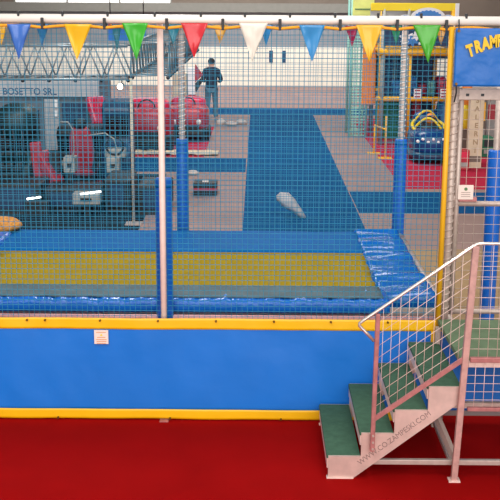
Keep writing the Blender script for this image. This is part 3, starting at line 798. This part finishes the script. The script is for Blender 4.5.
# low black plinths in front
def plinth(x0, x1, yt, Y, dep, label, m='black'):
    A, D = at(x0, yt, Y), at(x1, yt, Y)
    o = thing('machine_plinth', ((A.x + D.x) / 2, Y, 0), label, 'plinth')
    B(A.x, D.x, Y, Y + dep, .05, A.z).build('plinth_body', m, o, bevel=.03)
    B(A.x + .03, D.x - .03, Y + .02, Y + dep - .02, 0, .05).build('kick_base', 'clip', o)
    B(A.x + .1, D.x - .1, Y - .006, Y, .1, A.z - .06).build('front_plate', 'darkblue', o)
plinth(-14, 40, 184, 16.35, .8, 'black low plinth at the far left edge of the dark machines')
plinth(43, 100, 189, 16.55, .75, 'black low plinth behind the grey control box with a lit tube')
plinth(103, 130, 180, 16.6, 1.0, 'black low plinth just left of the thin pole')
plinth(136, 169, 186, 16.4, .9, 'black low plinth between the thin pole and front post')
# pink upright seat and cables
o = thing('racing_chair', (xa(97, 19.9), 19.9, 0), 'pink upright ride seat tilted back below the spotlight', 'ride seat')
MB().beam(at(92, 97, 20.2), at(100, 124, 20.0), .28, .14).build('backrest', 'crimson', o, bevel=.04)
MB().beam(at(99, 97, 20.2), at(103, 108, 20.1), .16, .12).build('headrest', 'crimson', o, bevel=.03)
q = at(100, 124, 20.0); B(q.x - .2, q.x + .2, 19.72, 20.1, q.z - .14, q.z).build('cushion', 'crimson', o, bevel=.04)
B(q.x - .06, q.x + .06, 19.85, 19.97, 0, q.z - .14).build('stem', 'black', o)
for k, pts in enumerate((((60, 122), (68, 122), (73, 130), (74, 150), (70, 172)), ((84, 136), (105, 133), (114, 139), (117, 150), (116, 165), (109, 186), (96, 203)))):
    MB().path([at(x, y, (17.2, 17.65)[k]) for x, y in pts], .012, 6).build('cable', 'grey', (c2, c3)[k])

# red ride cars beyond
def ride_car(x, y, w, h, label):
    o = thing('ride_car', (x, y, 0), label, 'ride car')
    b_ = MB().ball((x, y, h * .52), w * .5, .75, h * .36, 26, 14, .55); b_.build('car_body', 'red', o)
    MB().ball((x, y, h * .22), w * .53, .8, h * .14, 24, 8, .45).build('bumper_ring', 'black', o)
    MB().ball((x, y + .2, h * .86), w * .42, .3, h * .18, 18, 10, .6).build('seat_back', 'crimson', o)
    for s in (-1, 1): MB().ball((x + s * w * .28, y - .7, h * .5), .07, .05, .07, 12, 8).build('headlamp', 'lamp_off', o)
    B(x - w * .3, x + w * .3, y - .78, y - .70, h * .3, h * .42).build('grille', 'black', o, bevel=.01)
    for s in (-1, 1):
        for t in (-.4, .4): MB().tube((x + s * w * .42, y + t, .14), (x + s * w * .52, y + t, .14), .14, 14).build('wheel', 'black', o)
    MB().path([(x + .18 * math.cos(t * PI / 8), y - .25 + .05 * math.sin(t * PI / 8), h * .88 + .16 * math.sin(t * PI / 8)) for t in range(17)], .018, 6).build('steering_wheel', 'black', o)
    return o
M['lamp_off'] = mat('clear lamp glass', (226, 226, 220), .15)
ride_car(at(150, 120, 24).x - .05, 24, 1.15, 1.05, 'red ride car behind the front post, under the far truss')
ride_car(at(184, 120, 25.9).x + .12, 25.6, 1.0, .95, 'red ride car left of the standing person')
o = thing('ride_machine', (at(190, 100, 26.8).x, 26.8, 0), 'white panelled ride machine with a red wing, left of the standing person', 'ride machine')
A, D = at(187.5, 68, 26.8), at(195, 95, 26.8)
B(A.x, D.x, 26.8, 26.95, D.z, A.z).build('white_panel', 'signwhite', o, bevel=.01)
B(A.x - .38, A.x - .02, 26.85, 27.2, 0, A.z - .15).build('machine_body', 'beige', o, bevel=.04)
B(A.x, D.x, 26.85, 27.2, 0, D.z).build('lower_body', 'crimson', o, bevel=.03)
MB().prism([(D.x, D.z + .30), (at(203, 75, 26.8).x, at(203, 75, 26.8).z), (at(195, 66, 26.8).x, at(195, 64, 26.8).z)], 26.82, 26.9).build('wing', 'red', o, bevel=.01)
MB().prism([(D.x + .02, D.z + .05), (at(204, 76, 26.8).x, at(203, 79, 26.8).z), (at(203, 75, 26.8).x, at(203, 76, 26.8).z), (D.x, D.z + .28)], 26.83, 26.91).build('wing_edge', 'black', o)
# slatted low wooden bench / debris row
o = thing('floor_mat', (at(165, 140, 24.2).x, 23.2, 0), 'rumpled beige mat on the floor before the red ride cars', 'mat')
MB().grid(lambda u, v: (at(125, 140, 23).x + u * 2.0, 22.75 + v * .55, .04 + .03 * nz(u * 12, v * 5, 1)), 40, 10).build('mat_sheet', 'beige', o, solid=.02)

# ------------------------------------------------------------------ soft play frame
yP = 24.7
SP = thing('soft_play_frame', (at(410, 150, yP).x, yP, 0), 'yellow padded soft play frame with blue and green netted walls', 'soft play frame')
def px(x, y, Y=yP): return at(x, y, Y)
zt_p = px(410, 9).z
for x in (380, 404, 447):
    q = px(x, 145)
    for dy in (0, 2.2):
        MB().tube((q.x, yP + dy, 0), (q.x, yP + dy, zt_p), .055, 12).build('post', 'grey' if x != 447 else 'yellow', SP)
x0, x1 = px(380, 145).x, px(447, 145).x
for y_, r_, m in ((52, .09, 'yellow'), (99, .055, 'yellow')):
    for dy in (0, 2.2): MB().tube((x0 - .12, yP + dy, px(410, y_).z), (x1 + .1, yP + dy, px(410, y_).z), r_, 12).build('beam', m, SP)
tbm = px(410, 7).z
B(px(371, 7).x, px(458, 7).x, yP - .05, yP + .05, tbm - .085, tbm + .085).build('top_board', 'flat_yellow', SP, bevel=.01)
B(px(455, 7).x, px(459, 7).x, yP - .06, yP + .06, px(455, 30).z, tbm + .085).build('top_board_post', 'signwhite', SP, bevel=.01)
B(px(372, 7).x, px(436, 7).x, yP + .3, yP + .34, px(410, 24).z, tbm).build('back_panel', 'fascia', SP)
for xx in (x0, x1): MB().tube((xx, yP, px(410, 52).z), (xx, yP + 2.2, px(410, 52).z), .06, 10).build('beam', 'yellow', SP)
for y_ in (56, 99): B(x0, x1, yP + .1, yP + 2.2, px(410, y_).z - .06, px(410, y_).z).build('deck', 'navy', SP)
xm = px(404, 145).x
B(x0, x1, yP + 2.25, yP + 2.29, px(410, 99).z, px(410, 50).z).build('rear_wall', 'navy', SP)
B(x0, xm, yP + 1.2, yP + 1.24, 0, px(410, 99).z).build('lower_wall', 'green', SP)
B(xm, x1, yP + 2.25, yP + 2.29, 0, px(410, 99).z).build('lower_wall', 'navy', SP)
def netpanel(x0, x1, z0, z1, y, st_, r, m, parent, name='net_panel'):
    mb = MB(); x = x0
    while x <= x1 + 1e-6: mb.tube((x, y, z0), (x, y, z1), r, 4); x += st_
    z = z0
    while z <= z1 + 1e-6: mb.tube((x0, y, z), (x1, y, z), r, 4); z += st_
    return mb.build(name, m, parent)
netpanel(x0, x1, px(410, 98).z, px(410, 56).z, yP, .10, .007, 'navy', SP)
netpanel(x0, xm, .05, px(410, 101).z, yP, .10, .007, 'green', SP)
q = px(407, 145); MB().tube((q.x, yP - .02, .006), (q.x, yP - .02, px(407, 56).z), .035, 10).build('post', 'yellow', SP)
# foam blocks inside
rb = random.Random(3)
cols = ['red', 'signblue', 'crimson', 'yellow', 'grey', 'teal', 'signblue', 'orange', 'navy', 'red', 'teal', 'signblue']
fb = [(386, 96, 'navy'), (396, 97, 'signblue'), (411, 97, 'signblue'), (421, 97, 'red'), (430, 97, 'teal'), (440, 97, 'crimson')]
for k, (xx, yy, m) in enumerate(fb):
    q = px(xx, yy, yP + .8); zb = px(410, 99).z
    nm = ['navy', 'pale blue', 'blue', 'red', 'teal', 'crimson'][k]
    o = MB().ball((q.x, yP + .8, zb + .15 + .04 * (k % 3)), (.10 + .01 * (k % 2)), .2, .15 + .04 * (k % 3), 16, 8, .35).build('foam_block', m)
    tag(o, nm + ' foam block on the soft play middle deck, ' + ['first', 'second', 'third', 'fourth', 'fifth', 'sixth'][k] + ' from left', 'foam block', 'foam blocks on the middle deck')
fb = [(410, 'teal', .5), (420, 'orange', .42), (430, 'red', .6), (440, 'signblue', .9), (415, 'crimson', 1.0), (437, 'grey', .65)]
for k, (xx, m, hh) in enumerate(fb):
    q = px(xx, 140, yP + 1.0 + .55 * (k // 4)); w = .11
    nm = ['teal', 'orange', 'red', 'blue', 'crimson', 'grey'][k]
    o = MB().ball((q.x, q.y, hh / 2), w, .2, hh / 2, 16, 8, .35).build('foam_block', m)
    tag(o, nm + ' foam block standing on the ground inside the soft play frame', 'foam block', 'foam blocks on the ground')
for k, xx in enumerate((417.5, 444)):
    A, D = px(xx - 3.4, 89, yP - .08), px(xx + 3.4, 98.5, yP - .08)
    o = thing('rules_sign', ((A.x + D.x) / 2, yP - .08, D.z), 'small red and white sign on the soft play frame, ' + ('left' if k == 0 else 'right') + ' of the two', 'sign', 'red and white signs')
    B(A.x, D.x, yP - .08, yP - .065, D.z, A.z).build('sign_board', 'signwhite', o)
    g = MB()
    for t in range(3): g.box(A.x + .02, D.x - .02, yP - .084, yP - .08, A.z - .05 - t * .07, A.z - .015 - t * .07)
    g.build('red_lines', 'red', o)
# scalloped sign at top
def arch(xc, yc, r, parent):
    c = px(xc, yc, yP - .16)
    pl = [(c.x + r * math.cos(PI * k / 20), c.z + r * .62 * math.sin(PI * k / 20)) for k in range(21)]
    a_ = MB().prism(pl, yP - .18, yP - .15).build('arch_board', 'signwhite', parent)
    r2 = r * .8; pl = []
    for k in range(61):
        t = PI * k / 60; rr = r2 * (1 + .05 * math.cos(t * 22)); pl.append((c.x + rr * math.cos(t), c.z + .01 + rr * .55 * math.sin(t)))
    MB().prism(pl, yP - .19, yP - .18).build('scalloped_print', 'signblue', a_)
SG = thing('arch_sign', (px(428, 18).x, yP - .16, px(428, 18).z), 'white scalloped arch sign with blue print on top of the soft play frame', 'sign')
arch(428, 19, .40, SG); arch(405, 19, .15, SG); arch(448, 19, .15, SG)
A, D = px(394, 31, yP - .06), px(437, 46, yP - .06)
o = thing('splash_board', ((A.x + D.x) / 2, yP - .1, D.z), 'navy board with white and blue splashes above the yellow padded beam', 'sign')
B(x0, x1, yP - .1, yP - .06, D.z, px(410, 25).z).build('board', 'navy', o)
for k, (xx, yy, r_) in enumerate(((407, 38, .14), (412, 41, .12), (416, 36, .10), (425, 40, .15), (432, 36, .1))):
    q = px(xx, yy, yP - .1)
    pl = [(q.x + r_ * (1 + .35 * math.sin(t * 5)) * math.cos(2 * PI * t / 30), q.z + .8 * r_ * (1 + .35 * math.sin(t * 5)) * math.sin(2 * PI * t / 30)) for t in range(30)]
    MB().prism(pl, yP - .115 - k * .002, yP - .1).build('splash', ['signwhite', 'signblue', 'signwhite', 'signwhite', 'signblue'][k], o)
# teal mesh tower with lime board
TW = thing('mesh_tower', (px(363, 140, 26).x, 26, 0), 'tall teal mesh tower with orange padding and a lime board, left of soft play frame', 'tower')
A, D = px(352, 30, 26), px(365, 145, 26)
for dy in (0, .9):
    for xx in (A.x, D.x): MB().tube((xx, 26 + dy, 0), (xx, 26 + dy, 3.35), .03, 10).build('post', 'pale_teal', TW)
netpanel(A.x, D.x, .05, 3.1, 26, .075, .011, 'pale_teal', TW)
netpanel(A.x, D.x, .05, 3.1, 26.9, .11, .009, 'pale_teal', TW)
A2, D2 = px(364, 20, 25.9), px(375, 105, 25.9)
B(A2.x, D2.x, 25.9, 25.98, D2.z, A2.z).build('orange_padding', 'orange', TW, bevel=.02)
A2, D2 = px(353, 1, 25.9), px(374, 16, 25.9)
lb = B(A2.x, D2.x, 25.88, 25.95, D2.z, A2.z + .2).build('lime_board', 'lime', TW, bevel=.01)
B(A2.x + .05, D2.x - .05, 25.872, 25.88, A2.z - .2, A2.z - .17).build('print_line', 'print_green', lb)
for xx, m in ((377, 'yellow'), (379.5, 'grey')):
    q = px(xx, 145, 25); MB().tube((q.x, 24.9, 0), (q.x, 24.9, 3.0), .028, 8).build('support_pole', m, SP)
# yellow barrier
o = thing('barrier', (px(385, 160, 22.5).x, 22.5, 0), 'thin yellow metal barrier stand on the crimson carpet', 'barrier')
a_, b_ = px(378, 130, 23), px(386, 130, 22.5)
MB().tube((b_.x, 22.5, 0), (b_.x, 22.5, .9), .02, 8).build('upright', 'yellow', o)
MB().tube((b_.x, 22.5, .62), (a_.x - .05, 23.2, .62), .018, 8).build('top_bar', 'yellow', o)
MB().tube((a_.x - .05, 23.2, 0), (a_.x - .05, 23.2, .64), .018, 8).build('upright', 'yellow', o)
B(b_.x - .14, b_.x + .14, 22.4, 22.6, .006, .03).build('foot', 'yellow', o)
B(a_.x - .19, a_.x + .09, 23.1, 23.3, .006, .03).build('foot', 'yellow', o)
# blue ride car
yC = 22.4
c = at(427, 160, yC)
RC = thing('ride_car', (c.x, yC, 0), 'blue bubble spotted ride car with yellow rim on the crimson carpet', 'ride car')
cb = MB().ball((c.x, yC, .42), .40, .72, .30, 32, 16, .6).build('car_body', 'ride_blue', RC)
MB().ball((c.x, yC, .17), .43, .76, .10, 28, 8, .5).build('bumper_ring', 'darkblue', RC)
rim = []
for k in range(33):
    t = 2 * PI * k / 32; rim.append((c.x + .33 * math.cos(t), yC + .5 * math.sin(t), .70 + .12 * math.sin(t)))
MB().path(rim, .035, 8).build('yellow_rim', 'letters_yellow', RC)
MB().ball((c.x + .02, yC + .42, .78), .30, .16, .20, 20, 10, .7).build('seat_back', 'ride_blue', RC)
hoop = [(c.x - .28 + .56 * k / 16, yC + .3, .74 + .26 * math.sin(PI * k / 16)) for k in range(17)]
MB().path(hoop, .022, 8).build('roll_hoop', 'letters_yellow', RC)
for k in range(7):
    xx = c.x - .30 + .10 * k
    MB().ball((xx, yC - .62 - .06 * math.cos((k - 3) * .5), .47 + .05 * (k % 2)), .036 + .01 * (k % 3), .05, .036, 12, 8).build('white_spot', 'signwhite', RC)
MB().path([(c.x + .12 * math.cos(t * PI / 8), yC - .1, .80 + .12 * math.sin(t * PI / 8)) for t in range(17)], .016, 6).build('steering_wheel', 'black', RC)

hoop = [(c.x - .30 + .5 * k / 16, yC - .15 - .25 * (k / 16), .70 + .20 * math.sin(PI * k / 16)) for k in range(17)]
MB().path(hoop, .024, 8).build('roll_hoop', 'letters_yellow', RC)
MB().ball((c.x, yC - .02, .70), .27, .40, .06, 20, 8, .8).build('cockpit', 'black', RC)
MB().ball((c.x + .05, yC + .15, .84), .10, .10, .12, 14, 8).build('head_rest', 'orange', RC)

# ------------------------------------------------------------------ things behind the gate
yS = 21.35
A, D = at(471, 93, yS), at(481, 168, yS)
o = thing('column_sign', ((A.x + D.x) / 2, yS, 0), 'tall narrow cream column sign with a vertical row of letters, behind the gate', 'sign')
B(A.x, D.x, yS, yS + .2, 0, A.z).build('column', 'beige', o, bevel=.01)
for k, ch in enumerate('SALERNI'):
    z = A.z - .19 - k * .165
    text_obj(ch, .14, 'etch_light', 'letter', facing(((A.x + D.x) / 2, yS - .003, z)), o, .003, .004, 'CENTER')
B(A.x + .02, D.x - .02, yS - .006, yS, .12, .24).build('plate', 'brown', o)
o = thing('inflatable_figure', (at(466, 140, 22).x, 22, 0), 'orange and yellow standing figure shape behind the gate, left of the column sign', 'figure')
A, D = at(463, 96, 22), at(469, 128, 22)
mx = (A.x + D.x) / 2
MB().ball((mx, 22, (A.z + .9) / 2 + .25), .11, .1, .34, 14, 10, .8).build('upper_panel', 'orange', o)
MB().ball((mx - .02, 21.95, .95), .10, .1, .26, 14, 10, .8).build('lower_panel', 'letters_yellow', o)
B(mx - .1, mx + .1, 21.95, 22.1, 0, .72).build('stand', 'brown', o, bevel=.02)
def machine(x0, x1, y0_, Y, dep, m, m2, label):
    A, D = at(x0, y0_, Y), at(x1, y0_, Y)
    o = thing('game_machine', ((A.x + D.x) / 2, Y, 0), label, 'game machine')
    B(A.x, D.x, Y, Y + dep, 0, A.z).build('machine_body', m, o, bevel=.02)
    k = D.x - A.x
    B(A.x + .12 * k, D.x - .12 * k, Y - .01, Y, A.z * .55, A.z * .9).build('front_panel', m2, o)
    B(A.x + .12 * k, D.x - .12 * k, Y - .02, Y, A.z * .2, A.z * .4).build('lower_panel', 'grey', o)
machine(449, 461, 96, 23.5, .5, 'fascia', 'brown', 'pale game machine just right of the corner post, behind the gate')
machine(481.5, 487, 97, 24, .5, 'brown', 'yellow', 'narrow brown game machine with yellow panel right of the column sign')
machine(487.5, 497, 100, 25, .6, 'grey', 'red', 'grey game machine with red panel at the right edge')
machine(498, 512, 95, 25.5, .6, 'fascia', 'grey', 'tall pale game machine cut by the right edge')
machine(483, 495, 138, 22.8, .5, 'green', 'black', 'low green game machine in front of the grey machine')
machine(456, 470, 150, 21.0, .3, 'red', 'crimson', 'low red game box standing on carpet left of the column sign')

# ------------------------------------------------------------------ light
w = bpy.data.worlds.new('world'); S.world = w; w.use_nodes = True
bg = w.node_tree.nodes['Background']; bg.inputs['Color'].default_value = (1.0, .975, .95, 1); bg.inputs['Strength'].default_value = .52
def area(name, loc, size, sy, power, col=(1, .97, .93), rot=(0, 0, 0)):
    l = bpy.data.lights.new(name, 'AREA'); l.shape = 'RECTANGLE'; l.size = size; l.size_y = sy; l.energy = power; l.color = col
    o = bpy.data.objects.new(name, l); C.objects.link(o); o.location = loc; o.rotation_euler = rot
front_fill = bpy.data.lights.new('daylight', 'SUN'); front_fill.energy = 2.2; front_fill.angle = 1.0; front_fill.color = (1, .96, .92)  # soft sun from behind the camera, added as flash-like frontal fill
so = bpy.data.objects.new('daylight', front_fill); C.objects.link(so); so.rotation_euler = (math.radians(68), 0, math.radians(8))
area('overhead_fill', (-1.5, 3.5, 7.2), 1.2, 3, 120, rot=(.25, 0, 0))  # unseen overhead fills, added for pad highlights and a brighter background
area('overhead_fill', (1.8, 10, 7.2), 1.2, 3, 90)
area('overhead_fill', (-2.0, 14, 7.2), 1.2, 3, 330)
area('overhead_fill', (0, 24, 7.2), 6, 3, 560)
area('overhead_fill', (0, 36, 7.2), 14, 3, 1500, rot=(.3, 0, 0))
for o in S.objects:
    if '_o' in o: del o['_o']
